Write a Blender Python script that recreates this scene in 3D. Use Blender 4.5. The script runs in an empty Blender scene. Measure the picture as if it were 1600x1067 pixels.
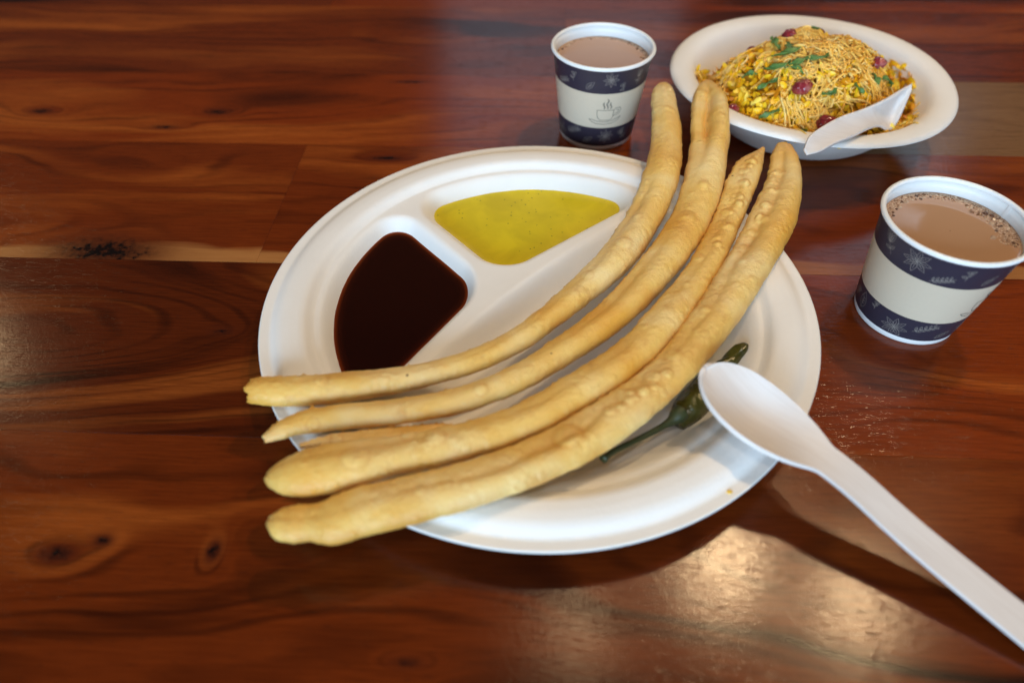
import bpy, bmesh, math, random
import numpy as np
from mathutils import Vector, Matrix, noise

scene = bpy.context.scene
col = scene.collection
rad = math.radians

# ------------------------------------------------------------------ camera
CAM_H, PITCH, ROLL = 0.24133, 0.83524, -0.00845
cam_data = bpy.data.cameras.new('camera')
cam_data.lens = 24.124
cam_data.sensor_width = 36.0
cam_data.clip_start = 0.005
cam_data.clip_end = 60.0
cam_data.dof.use_dof = True
cam_data.dof.focus_distance = 0.337
cam_data.dof.aperture_fstop = 4.8
cam = bpy.data.objects.new('camera', cam_data)
col.objects.link(cam)
cam.matrix_world = (Matrix.Translation((0, 0, CAM_H)) @ Matrix.Rotation(math.pi / 2 - PITCH, 4, 'X')
                    @ Matrix.Rotation(ROLL, 4, 'Z'))
scene.camera = cam

# ------------------------------------------------------------------ world
world = bpy.data.worlds.new('World')
scene.world = world
world.use_nodes = True
bg = world.node_tree.nodes['Background']
bg.inputs['Color'].default_value = (1.0, 0.93, 0.86, 1)
bg.inputs['Strength'].default_value = 0.035

# ------------------------------------------------------------------ lamps, windows and an added fill light
def window_light(name, az, el, dist, sx, sy, power, color):
    d = bpy.data.lights.new(name, 'AREA')
    d.shape = 'RECTANGLE'; d.size = sx; d.size_y = sy
    d.energy = power; d.color = color
    o = bpy.data.objects.new(name, d); col.objects.link(o)
    a, e = rad(az), rad(el)
    direc = Vector((math.sin(a) * math.cos(e), math.cos(a) * math.cos(e), math.sin(e)))
    tgt = Vector((0.03, 0.28, 0.0))
    o.location = tgt + direc * dist
    o.rotation_euler = direc.to_track_quat('Z', 'Y').to_euler()
    return o

def point_light(name, px, py, az, el, dist, radius, power, color):
    d = bpy.data.lights.new(name, 'POINT')
    d.energy = power; d.color = color; d.shadow_soft_size = radius
    o = bpy.data.objects.new(name, d); col.objects.link(o)
    a, e = rad(az), rad(el)
    o.location = Vector((px, py, 0)) + dist * Vector((math.sin(a) * math.cos(e), math.cos(a) * math.cos(e), math.sin(e)))
    return o

COOL = (0.58, 0.79, 1.0)
WARM = (1.0, 0.70, 0.38)
window_light('window_back', 4, 28, 2.4, 0.85, 0.80, 1.7, COOL)
window_light('window_back_right', 32, 30, 2.4, 0.62, 0.55, 1.8, COOL)
window_light('window_front', 193, 15, 2.6, 2.8, 1.0, 92, COOL)
point_light('lamp_key', 0.022, 0.089, 14, 70, 1.7, 0.05, 4.0, WARM)
point_light('lamp_right', 0.078, 0.108, 35, 61, 1.7, 0.05, 25, WARM)
point_light('lamp_far_right', 0.122, 0.092, 52, 58, 1.8, 0.05, 17, WARM)
point_light('fill_overhead', 0.0, 0.23, 190, 68, 1.9, 0.14, 16, (1.0, 0.93, 0.84))  # added fill, not a lamp of the room; brightens flats without visible glare
point_light('lamp_left', -0.27, 0.228, -50, 35, 2.0, 0.06, 5.0, WARM)

# ------------------------------------------------------------------ colour management / render
scene.view_settings.view_transform = 'Standard'
scene.view_settings.look = 'None'
scene.view_settings.exposure = 0.22
scene.view_settings.gamma = 1.0
scene.view_settings.use_curve_mapping = False
scene.render.engine = 'CYCLES'

# ================================================================== helpers
def srgb(r, g, b):
    def f(c):
        c /= 255.0
        return c / 12.92 if c <= 0.04045 else ((c + 0.055) / 1.055) ** 2.4
    return (f(r), f(g), f(b), 1.0)

def link(o, parent=None):
    col.objects.link(o)
    if parent is not None:
        o.parent = parent
    return o

def mesh_obj(name, verts, faces, material, parent=None, smooth=True):
    me = bpy.data.meshes.new(name)
    me.from_pydata([tuple(map(float, v)) for v in verts], [], faces)
    me.update()
    if smooth:
        me.polygons.foreach_set('use_smooth', [True] * len(me.polygons))
    me.materials.append(material)
    return link(bpy.data.objects.new(name, me), parent)

def empty(name, loc=(0, 0, 0)):
    o = bpy.data.objects.new(name, None)
    o.empty_display_size = 0.02
    o.location = loc
    return link(o)

def tag(o, label=None, cat=None, group=None, kind=None):
    if label: o['label'] = label
    if cat: o['category'] = cat
    if group: o['group'] = group
    if kind: o['kind'] = kind
    return o

def grid_faces(nu, nv, close_v=False, off=0):
    F = []
    for i in range(nu - 1):
        for j in range(nv if close_v else nv - 1):
            k = (j + 1) % nv
            F.append((off + i * nv + j, off + i * nv + k, off + (i + 1) * nv + k, off + (i + 1) * nv + j))
    return F

def lathe(name, prof, material, parent=None, seg=96, close=False):
    n = len(prof)
    V, F = [], []
    for j in range(seg):
        a = 2 * math.pi * j / seg
        for (r, z) in prof:
            V.append((r * math.cos(a), r * math.sin(a), z))
    for j in range(seg):
        k = (j + 1) % seg
        for i in range(n if close else n - 1):
            i2 = (i + 1) % n
            F.append((j * n + i, k * n + i, k * n + i2, j * n + i2))
    return mesh_obj(name, V, F, material, parent)

def tube_geo(pts, radii, seg=8, caps=True):
    pts = [Vector(p) for p in pts]
    n = len(pts)
    V, F = [], []
    up = Vector((0, 0, 1))
    side_prev = None
    for i in range(n):
        t = (pts[min(i + 1, n - 1)] - pts[max(i - 1, 0)]).normalized()
        if side_prev is None:
            s = t.cross(up)
            if s.length < 1e-4: s = t.cross(Vector((1, 0, 0)))
        else:
            s = side_prev - t * side_prev.dot(t)
        s.normalize(); side_prev = s
        b = s.cross(t)
        r = radii[i] if hasattr(radii, '__len__') else radii
        for j in range(seg):
            a = 2 * math.pi * j / seg
            V.append(pts[i] + (s * math.cos(a) + b * math.sin(a)) * r)
    F = grid_faces(n, seg, True)
    if caps:
        V.append(pts[0]); V.append(pts[-1])
        a, b = len(V) - 2, len(V) - 1
        for j in range(seg):
            F.append((a, (j + 1) % seg, j))
            F.append((b, (n - 1) * seg + j, (n - 1) * seg + (j + 1) % seg))
    return V, F

def catmull(pts, n):
    P = np.array(pts, float)
    P = np.vstack([2 * P[0] - P[1], P, 2 * P[-1] - P[-2]])
    d = np.r_[0, np.cumsum(np.maximum(np.linalg.norm(np.diff(P[:, :3], axis=0), axis=1), 1e-6) ** 0.5)]
    lo, hi = d[1], d[-2]
    out = []
    for t in np.linspace(lo, hi, n):
        i = min(max(np.searchsorted(d, t, side='right') - 1, 1), len(P) - 3)
        t0, t1, t2, t3 = d[i - 1:i + 3]
        p0, p1, p2, p3 = P[i - 1:i + 3]
        A1 = (t1 - t) / (t1 - t0) * p0 + (t - t0) / (t1 - t0) * p1
        A2 = (t2 - t) / (t2 - t1) * p1 + (t - t1) / (t2 - t1) * p2
        A3 = (t3 - t) / (t3 - t2) * p2 + (t - t2) / (t3 - t2) * p3
        B1 = (t2 - t) / (t2 - t0) * A1 + (t - t0) / (t2 - t0) * A2
        B2 = (t3 - t) / (t3 - t1) * A2 + (t - t1) / (t3 - t1) * A3
        out.append((t2 - t) / (t2 - t1) * B1 + (t - t1) / (t2 - t1) * B2)
    return np.array(out)

# ------------------------------------------------------------------ node helpers
class NT:
    def __init__(self, name):
        self.m = bpy.data.materials.new(name)
        self.m.use_nodes = True
        self.t = self.m.node_tree
        self.b = self.t.nodes['Principled BSDF']
    def n(self, typ, **kw):
        nd = self.t.nodes.new(typ)
        for k, v in kw.items():
            setattr(nd, k, v)
        return nd
    def l(self, a, b):
        self.t.links.new(a, b)
    def set(self, node, key, v):
        if isinstance(v, bpy.types.NodeSocket): self.l(v, node.inputs[key])
        else: node.inputs[key].default_value = v
    def math(self, op, a, b=None, c=None, clamp=False):
        nd = self.n('ShaderNodeMath', operation=op, use_clamp=clamp)
        for i, v in enumerate((a, b, c)):
            if v is not None: self.set(nd, i, v)
        return nd.outputs[0]
    def noise(self, vec, scale, detail=4, rough=0.55, dist=0.0):
        nd = self.n('ShaderNodeTexNoise')
        if vec is not None: self.l(vec, nd.inputs['Vector'])
        nd.inputs['Scale'].default_value = scale
        nd.inputs['Detail'].default_value = detail
        nd.inputs['Roughness'].default_value = rough
        nd.inputs['Distortion'].default_value = dist
        return nd.outputs[0]
    def coords(self, kind='Object'):
        return self.n('ShaderNodeTexCoord').outputs[kind]
    def mapping(self, vec, scale=(1, 1, 1), loc=(0, 0, 0)):
        nd = self.n('ShaderNodeMapping')
        self.l(vec, nd.inputs['Vector'])
        nd.inputs['Scale'].default_value = scale
        nd.inputs['Location'].default_value = loc
        return nd.outputs[0]
    def ramp(self, fac, stops, interp='LINEAR'):
        nd = self.n('ShaderNodeValToRGB')
        cr = nd.color_ramp
        cr.interpolation = interp
        while len(cr.elements) < len(stops): cr.elements.new(0.5)
        for e, (p, c) in zip(cr.elements, stops):
            e.position = p
            e.color = c if hasattr(c, '__len__') else (c, c, c, 1)
        self.l(fac, nd.inputs[0])
        return nd.outputs[0]
    def mix(self, fac, a, b, blend='MIX'):
        nd = self.n('ShaderNodeMix', data_type='RGBA', blend_type=blend)
        self.set(nd, 0, fac)
        self.set(nd, 6, a); self.set(nd, 7, b)
        return nd.outputs[2]
    def bump(self, height, strength, distance, normal=None):
        nd = self.n('ShaderNodeBump')
        nd.inputs['Strength'].default_value = strength
        nd.inputs['Distance'].default_value = distance
        self.l(height, nd.inputs['Height'])
        if normal is not None: self.l(normal, nd.inputs['Normal'])
        return nd.outputs[0]
    def out(self, **kw):
        for k, v in kw.items():
            self.set(self.b, {'color': 'Base Color', 'rough': 'Roughness', 'normal': 'Normal', 'spec': 'Specular IOR Level',
                              'coat': 'Coat Weight', 'coat_rough': 'Coat Roughness', 'sss': 'Subsurface Weight',
                              'trans': 'Transmission Weight', 'ior': 'IOR', 'sheen': 'Sheen Weight', 'alpha': 'Alpha'}[k], v)
        return self.m

# ================================================================== materials
def wood_material(name, dark, mid, light, seed, knots=(), sap=None, ring=34.0):
    """dark lacquered rosewood: a warped ring coordinate, knots that bend it, fine fibres and pores"""
    m = NT(name)
    co = m.coords()
    sep = m.n('ShaderNodeSeparateXYZ'); m.l(co, sep.inputs[0])
    x, y = sep.outputs[0], sep.outputs[1]
    warp = m.noise(m.mapping(co, (3.2, 11, 1), (seed * 1.7, seed * 0.9, seed)), 1.0, 3, 0.5)
    v = m.math('ADD', y, m.math('MULTIPLY', m.math('SUBTRACT', warp, 0.5), 0.12))
    core = None; halo = None
    for (kx, ky, sx, sy, amp, dk) in knots:
        dx = m.math('DIVIDE', m.math('SUBTRACT', x, kx), sx)
        dy = m.math('DIVIDE', m.math('SUBTRACT', y, ky), sy)
        d2 = m.math('ADD', m.math('MULTIPLY', dx, dx), m.math('MULTIPLY', dy, dy))
        g = m.math('EXPONENT', m.math('MULTIPLY', d2, -1.0))
        v = m.math('ADD', v, m.math('MULTIPLY', g, amp))
        if dk > 0:
            g4 = m.math('EXPONENT', m.math('MULTIPLY', m.math('ADD', d2, m.math('MULTIPLY', m.math('SUBTRACT', m.noise(co, 260, 2), 0.5), 0.5)), -9.0))
            g4 = m.math('MULTIPLY', g4, dk)
            h4 = m.math('MULTIPLY', m.math('EXPONENT', m.math('MULTIPLY', d2, -2.6)), 0.9 * dk)
            halo = h4 if halo is None else m.math('MAXIMUM', halo, h4)
            core = g4 if core is None else m.math('MAXIMUM', core, g4)
    cb = m.n('ShaderNodeCombineXYZ')
    m.l(v, cb.inputs[0]); m.l(m.math('MULTIPLY', x, 0.10), cb.inputs[1]); cb.inputs[2].default_value = seed
    rings = m.noise(cb.outputs[0], ring, 3, 0.52)
    broad = m.noise(m.mapping(co, (4.0, 16, 1), (seed, seed * 2.3, 1)), 1.0, 2, 0.5)
    fac = m.math('ADD', m.math('MULTIPLY', rings, 0.72), m.math('MULTIPLY', broad, 0.34))
    c = m.ramp(fac, [(0.40, dark), (0.49, mid), (0.56, mid), (0.67, light)])
    ln = m.math('SINE', m.math('ADD', m.math('MULTIPLY', v, 520.0), m.math('MULTIPLY', broad, 9.0)))
    ln = m.math('MULTIPLY', m.math('SUBTRACT', ln, 0.35, clamp=True), m.ramp(m.noise(m.mapping(co, (7, 40, 1), (seed, 8, 1)), 1.0, 2), [(0.42, 0.0), (0.62, 0.75)]))
    c = m.mix(ln, c, dark)
    fib = m.noise(m.mapping(co, (45, 950, 1), (seed, 0, 0)), 1.0, 3, 0.6)
    c = m.mix(m.math('MULTIPLY', m.math('SUBTRACT', fib, 0.34, clamp=True), 1.5, clamp=True), m.mix(1.0, c, (0.55, 0.50, 0.46, 1), 'MULTIPLY'), c)
    pore = m.noise(m.mapping(co, (140, 2100, 1), (seed * 3, 4, 0)), 1.0, 1, 0.5)
    c = m.mix(m.ramp(pore, [(0.64, 0.0), (0.72, 0.40)]), c, (0.018, 0.006, 0.004, 1))
    if sap is not None:
        y0, wid, scol = sap
        sn = m.noise(m.mapping(co, (9, 30, 1), (seed, 2, 5)), 1.0, 3, 0.55)
        d = m.math('SUBTRACT', m.math('ADD', y, m.math('MULTIPLY', m.math('SUBTRACT', sn, 0.5), 0.030)), y0)
        f = m.math('SUBTRACT', 1.0, m.math('DIVIDE', d, wid), clamp=True)
        f = m.ramp(f, [(0.0, 0.0), (0.35, 1.0)])
        gate = m.ramp(m.noise(m.mapping(co, (5.0, 2, 1), (seed * 1.3, 0, 0)), 1.0, 1), [(0.36, 0.0), (0.46, 1.0)])
        f = m.math('MULTIPLY', f, gate)
        scl = m.mix(fib, m.mix(1.0, scol, (0.62, 0.55, 0.5, 1), 'MULTIPLY'), scol)
        c = m.mix(f, c, scl)
    if core is not None:
        c = m.mix(halo, c, (0.075, 0.014, 0.005, 1))
        c = m.mix(core, c, (0.006, 0.003, 0.003, 1))
    # lacquer: even film with fine orange peel, faint pores and a few scratches
    peel = m.noise(co, 430, 3, 0.6)
    peel2 = m.noise(m.mapping(co, (900, 1700, 1)), 1.0, 2, 0.6)
    hgt = m.math('ADD', m.math('MULTIPLY', peel, 0.8), m.math('MULTIPLY', peel2, 0.6))
    hgt = m.math('SUBTRACT', hgt, m.math('MULTIPLY', m.ramp(pore, [(0.6, 0.0), (0.7, 1.0)]), 0.6))
    nrm = m.bump(hgt, 0.19, 0.00024)
    ro = m.math('ADD', 0.172, m.math('MULTIPLY', m.math('SUBTRACT', m.noise(co, 22, 4, 0.6), 0.5), 0.09))
    return m.out(color=c, rough=ro, normal=nrm, spec=0.32)

def bagasse_material(name):
    m = NT(name)
    co = m.coords()
    n1 = m.noise(co, 900, 4, 0.65)
    n2 = m.noise(co, 60, 3, 0.5)
    c = m.mix(n2, (0.82, 0.805, 0.78, 1), (0.88, 0.87, 0.855, 1))
    fl = m.noise(m.mapping(co, (420, 900, 600)), 1.0, 3, 0.7)
    c = m.mix(m.ramp(fl, [(0.70, 0.0), (0.78, 0.35)]), c, (0.55, 0.47, 0.36, 1))
    return m.out(color=c, rough=0.62, normal=m.bump(n1, 0.32, 0.0004), spec=0.35, sss=0.0)

def paper_material(name, colr, rough=0.45, grain=0.08):
    m = NT(name)
    co = m.coords()
    n = m.noise(co, 700, 3, 0.6)
    c = m.mix(n, tuple(v * (1 - grain) for v in colr[:3]) + (1,), colr)
    return m.out(color=c, rough=rough, normal=m.bump(n, 0.08, 0.0002), spec=0.4)

def dough_material(name, seed):
    m = NT(name)
    co = m.mapping(m.coords(), (1, 1, 1), (seed, seed * 0.37, 0))
    big = m.noise(co, 20, 5, 0.55, 0.3)
    c = m.ramp(big, [(0.32, (0.76, 0.40, 0.065, 1)), (0.48, (0.82, 0.53, 0.145, 1)), (0.66, (0.87, 0.68, 0.33, 1))])
    br = m.noise(co, 75, 5, 0.65, 0.3)
    c = m.mix(m.ramp(br, [(0.58, 0.0), (0.80, 0.55)]), c, (0.50, 0.21, 0.045, 1))
    at = m.n('ShaderNodeAttribute'); at.attribute_name = 'toast'
    c = m.mix(at.outputs['Fac'], c, (0.62, 0.27, 0.040, 1))
    sp = m.n('ShaderNodeTexVoronoi'); sp.inputs['Scale'].default_value = 120; m.l(co, sp.inputs['Vector'])
    sc = m.n('ShaderNodeSeparateColor'); m.l(sp.outputs['Color'], sc.inputs[0])
    on = m.math('MULTIPLY', m.math('LESS_THAN', sp.outputs['Distance'], 0.075), m.math('GREATER_THAN', sc.outputs[0], 0.88))
    c = m.mix(m.math('MULTIPLY', on, 0.75), c, (0.10, 0.05, 0.015, 1))
    h1 = m.noise(co, 420, 4, 0.65)
    h2 = m.noise(co, 1300, 3, 0.6)
    hh = m.math('ADD', h1, m.math('MULTIPLY', h2, 0.6))
    vb = m.n('ShaderNodeTexVoronoi'); vb.inputs['Scale'].default_value = 330; m.l(m.mapping(co, (1, 1, 1), (0.3, 0, 0)), vb.inputs['Vector'])
    bub = m.math('SUBTRACT', 0.55, m.math('MULTIPLY', vb.outputs['Distance'], vb.outputs['Distance']), clamp=True)
    bub = m.math('MULTIPLY', bub, m.ramp(m.noise(co, 62, 3, 0.6), [(0.50, 0.0), (0.64, 1.0)]))
    hh = m.math('ADD', hh, m.math('MULTIPLY', bub, 1.7))
    b = m.out(color=c, rough=0.40, normal=m.bump(hh, 0.55, 0.0007), spec=0.45, sss=0.08)
    m.b.inputs['Subsurface Radius'].default_value = (0.004, 0.002, 0.0008)
    m.b.inputs['Subsurface Scale'].default_value = 0.6
    return b

def simple(name, color, rough=0.5, spec=0.5, var=0.15, scale=300, bump=0.1, bdist=0.0003, trans=0.0, sss=0.0):
    m = NT(name)
    co = m.coords()
    n = m.noise(co, scale, 4, 0.6)
    c = m.mix(n, tuple(v * (1 - var) for v in color[:3]) + (1,), tuple(min(1, v * (1 + var)) for v in color[:3]) + (1,))
    r = m.out(color=c, rough=rough, spec=spec, normal=m.bump(n, bump, bdist), trans=trans, sss=sss)
    if sss:
        m.b.inputs['Subsurface Radius'].default_value = (0.003, 0.0015, 0.0008)
    return r

def birch_material(name):
    m = NT(name)
    co = m.coords()
    g = m.noise(m.mapping(co, (45, 900, 200)), 1.0, 4, 0.6)
    g2 = m.noise(m.mapping(co, (14, 90, 50)), 1.0, 3, 0.5, 0.6)
    c = m.ramp(g2, [(0.3, (0.70, 0.645, 0.615, 1)), (0.7, (0.78, 0.735, 0.71, 1))])
    c = m.mix(m.ramp(g, [(0.45, 0.0), (0.75, 0.35)]), c, (0.60, 0.51, 0.45, 1))
    return m.out(color=c, rough=0.5, normal=m.bump(g, 0.12, 0.0003), spec=0.4)

M_bagasse = bagasse_material('bagasse')
M_paper = paper_material('cup_paper', (0.84, 0.85, 0.85, 1), 0.4, 0.03)
M_navy = paper_material('cup_navy_print', srgb(50, 46, 60), 0.42, 0.12)
M_kraft = paper_material('cup_kraft_print', (0.62, 0.52, 0.395, 1), 0.5, 0.06)
M_line_light = paper_material('cup_line_print', (0.27, 0.24, 0.22, 1), 0.5, 0.05)
M_line_dark = paper_material('cup_emblem_ink', srgb(62, 66, 66), 0.5, 0.05)
M_birch = birch_material('birch')

# ================================================================== table
YAW = rad(-2.6)
DK = (0.026, 0.0042, 0.0014, 1); MI = (0.165, 0.0275, 0.0042, 1); LI = (0.40, 0.092, 0.013, 1)
DK2 = (0.060, 0.0100, 0.0026, 1); MI2 = (0.280, 0.046, 0.0062, 1); LI2 = (0.48, 0.118, 0.018, 1)
DK3 = (0.036, 0.0064, 0.0024, 1); MI3 = (0.205, 0.036, 0.0066, 1); LI3 = (0.38, 0.090, 0.016, 1)
PALE_D = (0.17, 0.080, 0.034, 1); PALE_M = (0.29, 0.155, 0.070, 1); PALE_L = (0.38, 0.23, 0.115, 1)
SAP = (0.46, 0.20, 0.062, 1)
# stave rows across the table: (y0, y1, [(x0, x1, palette, knots, sap)])
# knots: x, y (table coords), spread x, spread y, ring bend, core darkness
ROWS = [
    (-0.50, -0.37, [(-1.0, -0.15, 0, (), None), (-0.15, 1.0, 1, (), None)]),
    (-0.37, -0.25, [(-1.0, 0.3, 2, (), None), (0.3, 1.0, 0, (), None)]),
    (-0.25, -0.10, [(-1.0, -0.3, 1, (), None), (-0.3, 1.0, 0, (), None)]),
    (-0.10, 0.030, [(-1.0, 0.05, 0, (), None), (0.05, 1.0, 1, (), None)]),
    (0.030, 0.160, [(-1.0, 1.0, 6, ((-0.175, 0.106, 0.014, 0.007, 0.02, 1.0), (-0.160, 0.112, 0.007, 0.005, 0.01, 1.0),
                                    (-0.117, 0.109, 0.006, 0.009, 0.02, 1.0), (-0.039, 0.073, 0.012, 0.004, 0.02, 0.5),
                                    (0.13, 0.10, 0.10, 0.03, 0.05, 0.0)), None)]),
    (0.160, 0.270, [(-1.0, 0.03, 3, ((-0.245, 0.212, 0.12, 0.040, 0.12, 0.0), (-0.150, 0.220, 0.012, 0.006, 0.01, 0.5)), None),
                    (0.03, 1.0, 1, ((0.22, 0.215, 0.10, 0.028, 0.06, 0.0),), None)]),
    (0.270, 0.384, [(-1.0, -0.148, 4, ((-0.233, 0.2765, 0.062, 0.026, 0.05, 1.0), (-0.26, 0.350, 0.09, 0.02, 0.03, 0.0)), (0.270, 0.013, SAP)),
                    (-0.148, 1.0, 4, ((0.30, 0.33, 0.10, 0.02, 0.04, 0.0), (-0.095, 0.370, 0.022, 0.005, 0.02, 0.9)), (0.270, 0.010, SAP))]),
    (0.384, 0.479, [(-1.0, 0.195, 1, ((-0.341, 0.420, 0.016, 0.007, 0.03, 0.9), (-0.219, 0.4225, 0.016, 0.007, 0.03, 0.9),
                                       (-0.248, 0.402, 0.020, 0.005, 0.02, 0.8), (-0.093, 0.468, 0.026, 0.004, 0.01, 0.8)), None),
                    (0.195, 1.0, 5, ((0.38, 0.42, 0.05, 0.02, 0.03, 0.0),), None)]),
    (0.479, 0.541, [(-1.0, 1.0, 2, (), None)]),
    (0.541, 0.598, [(-1.0, 0.02, 4, (), None), (0.02, 1.0, 2, (), None)]),
    (0.598, 0.70, [(-1.0, -0.18, 2, (), None), (-0.18, 1.0, 1, (), None)]),
    (0.70, 0.81, [(-1.0, 0.2, 0, (), None), (0.2, 1.0, 4, (), None)]),
    (0.81, 0.92, [(-1.0, 1.0, 1, (), None)]),
]
PAL = [(DK, MI, LI), (DK2, MI2, LI2), (DK3, MI3, LI3), (DK, (0.120, 0.0205, 0.0038, 1), (0.30, 0.076, 0.013, 1)), (DK2, (0.215, 0.037, 0.0056, 1), LI2), (PALE_D, PALE_M, PALE_L), (DK, (0.190, 0.033, 0.0048, 1), (0.36, 0.086, 0.013, 1))]

table = tag(empty('wooden_table'), 'dark reddish brown lacquered table of joined wooden staves under everything', 'table')
table.rotation_euler = (0, 0, YAW)
sd = 3.0
for (y0, y1, segs) in ROWS:
    for (x0, x1, pal, knots, sap) in segs:
        sd += 1.37
        bm = bmesh.new()
        g = 0.00006
        vs = [bm.verts.new((x, y, z)) for z in (-0.03, 0) for (x, y) in ((x0 + g, y0 + g), (x1 - g, y0 + g), (x1 - g, y1 - g), (x0 + g, y1 - g))]
        for f in ((3, 2, 1, 0), (4, 5, 6, 7), (0, 1, 5, 4), (1, 2, 6, 5), (2, 3, 7, 6), (3, 0, 4, 7)):
            bm.faces.new([vs[i] for i in f])
        bmesh.ops.bevel(bm, geom=[e for e in bm.edges if all(v.co.z > -0.001 for v in e.verts)], offset=0.00005, segments=1, affect='EDGES')
        me = bpy.data.meshes.new('plank'); bm.to_mesh(me); bm.free()
        d, mi, li = PAL[pal]
        me.materials.append(wood_material('rosewood', d, mi, li, sd, knots, sap, 19 + (sd * 7) % 9))
        link(bpy.data.objects.new('plank', me), table)

# ================================================================== compartment plate
PC = np.array([0.012, 0.23177, 0.0])
PR = 0.127
J = np.array([-0.0180, 0.0105])                 # where the three dividers meet
ANG = dict(up=130.0, right=37.5, low=236.0)
def _line(a):                                    # unit normal pointing counter-clockwise of the divider
    a = rad(a); return np.array([-math.sin(a), math.cos(a)])
def _rsd(parts, r):
    P = np.stack([p + r for p in parts], 0)
    mx = P.max(0)
    return np.minimum(mx, 0) + np.sqrt((np.maximum(P, 0) ** 2).sum(0)) - r
HW = 0.0030
def comp_sd(x, y):
    rr = np.hypot(x, y) - 0.1005
    dx, dy = x - J[0], y - J[1]
    s = {k: dx * _line(a)[0] + dy * _line(a)[1] for k, a in ANG.items()}
    brown = _rsd([rr, -s['up'] + HW, s['low'] + HW], 0.019)
    green = _rsd([rr, -s['right'] + HW, s['up'] + HW], 0.019)
    big = _rsd([rr, s['right'] + HW, -s['low'] + HW], 0.019)
    return brown, green, big
PROF = np.array([(0.0, 0.0156), (0.1015, 0.0156), (0.1035, 0.0157), (0.1055, 0.0172), (0.1070, 0.0188), (0.109, 0.0193), (0.113, 0.0194),
                 (0.1165, 0.0191), (0.1185, 0.0184), (0.1210, 0.0167), (0.1225, 0.0162), (0.1245, 0.0163), (0.1270, 0.0164)])
_xs = np.linspace(0, 0.127, 600)
_k = np.hanning(13); _k /= _k.sum()
_ps = np.interp(_xs, PROF[:, 0], PROF[:, 1])
_ps = np.convolve(np.pad(_ps, 6, mode='edge'), _k, 'valid')
def plate_z(x, y):
    r = np.hypot(x, y)
    z = np.interp(r, _xs, _ps)
    for sdv, depth, wl in zip(comp_sd(x, y), (0.0132, 0.0132, 0.0134), (0.0105, 0.0115, 0.0140)):
        t = np.clip(-sdv / wl, -0.08, 1)
        tt = np.clip((t + 0.08) / 1.08, 0, 1)
        sm = tt * tt * (3 - 2 * tt)
        z = z - depth * (0.35 * sm + 0.65 * np.sin(tt * math.pi / 2) ** 1.5)
    return z
nr, nt = 190, 384
rs = np.linspace(0.0008, PR, nr)
th = np.linspace(0, 2 * np.pi, nt, endpoint=False)
RR, TT = np.meshgrid(rs, th, indexing='ij')
X, Y = RR * np.cos(TT), RR * np.sin(TT)
Z = plate_z(X, Y)
Z = Z + 0.00045 * np.sin(2 * TT + 0.7) * (RR / PR) ** 3 + 0.00025 * np.sin(3 * TT + 2.0) * (RR / PR) ** 3
V = np.stack([X, Y, Z], -1).reshape(-1, 3)
F = grid_faces(nr, nt, True) + [tuple(range(nt))[::-1]]
F = [tuple(reversed(f)) for f in F]
plate = mesh_obj('compartment_plate', V, [tuple(reversed(f)) for f in F], M_bagasse)
plate.location = PC
sol = plate.modifiers.new('thickness', 'SOLIDIFY'); sol.thickness = 0.0011; sol.offset = -1
tag(plate, 'round white fibre plate with three compartments holding the sauces and dough sticks', 'plate')

# ------------------------------------------------------------------ sauces
def sauce(name, which, level, material):
    c = {'brown': (-0.065, 0.0), 'green': (-0.005, 0.068)}[which]
    n_a, n_r = 160, 26
    V, thick = [], []
    lim = []
    for j in range(n_a):
        a = 2 * math.pi * j / n_a
        r = 0.0
        while r < 0.12:
            x, y = c[0] + r * math.cos(a), c[1] + r * math.sin(a)
            if plate_z(np.array(x), np.array(y)) > level + 0.00015: break
            r += 0.00025
        lim.append(r)
    lim = np.array(lim)
    wob = np.array([noise.noise(Vector((math.cos(2 * math.pi * j / n_a) * 3, math.sin(2 * math.pi * j / n_a) * 3, level * 900))) for j in range(n_a)])
    lim = lim + 0.0010 * wob
    top, bot = [], []
    tvals = []
    for i in range(n_r):
        t = (i / (n_r - 1)) ** 0.6
        for j in range(n_a):
            a = 2 * math.pi * j / n_a
            r = max(lim[j] * t, 1e-5)
            x, y = c[0] + r * math.cos(a), c[1] + r * math.sin(a)
            zp = float(plate_z(np.array(x), np.array(y)))
            edge = (lim[j] - r)
            z = level + 0.0005 * math.exp(-edge / 0.0012)
            z = max(z, zp + 0.00012)
            top.append((x, y, z)); tvals.append(max(0.0, z - zp))
            bot.append((x, y, min(zp + 0.00006, z - 0.00005)))
    F = grid_faces(n_r, n_a, True)
    N = len(top)
    F2 = [tuple(reversed([i + N for i in f])) for f in F]
    ring = [((n_r - 1) * n_a + j, (n_r - 1) * n_a + (j + 1) % n_a, N + (n_r - 1) * n_a + (j + 1) % n_a, N + (n_r - 1) * n_a + j) for j in range(n_a)]
    o = mesh_obj(name, top + bot, F + F2 + [tuple(reversed(r)) for r in ring], material)
    at = o.data.attributes.new('film', 'FLOAT', 'POINT')
    at.data.foreach_set('value', tvals + tvals)
    bm = bmesh.new(); bm.from_mesh(o.data); bmesh.ops.recalc_face_normals(bm, faces=bm.faces); bm.to_mesh(o.data); bm.free()
    o.location = PC
    return o

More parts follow.
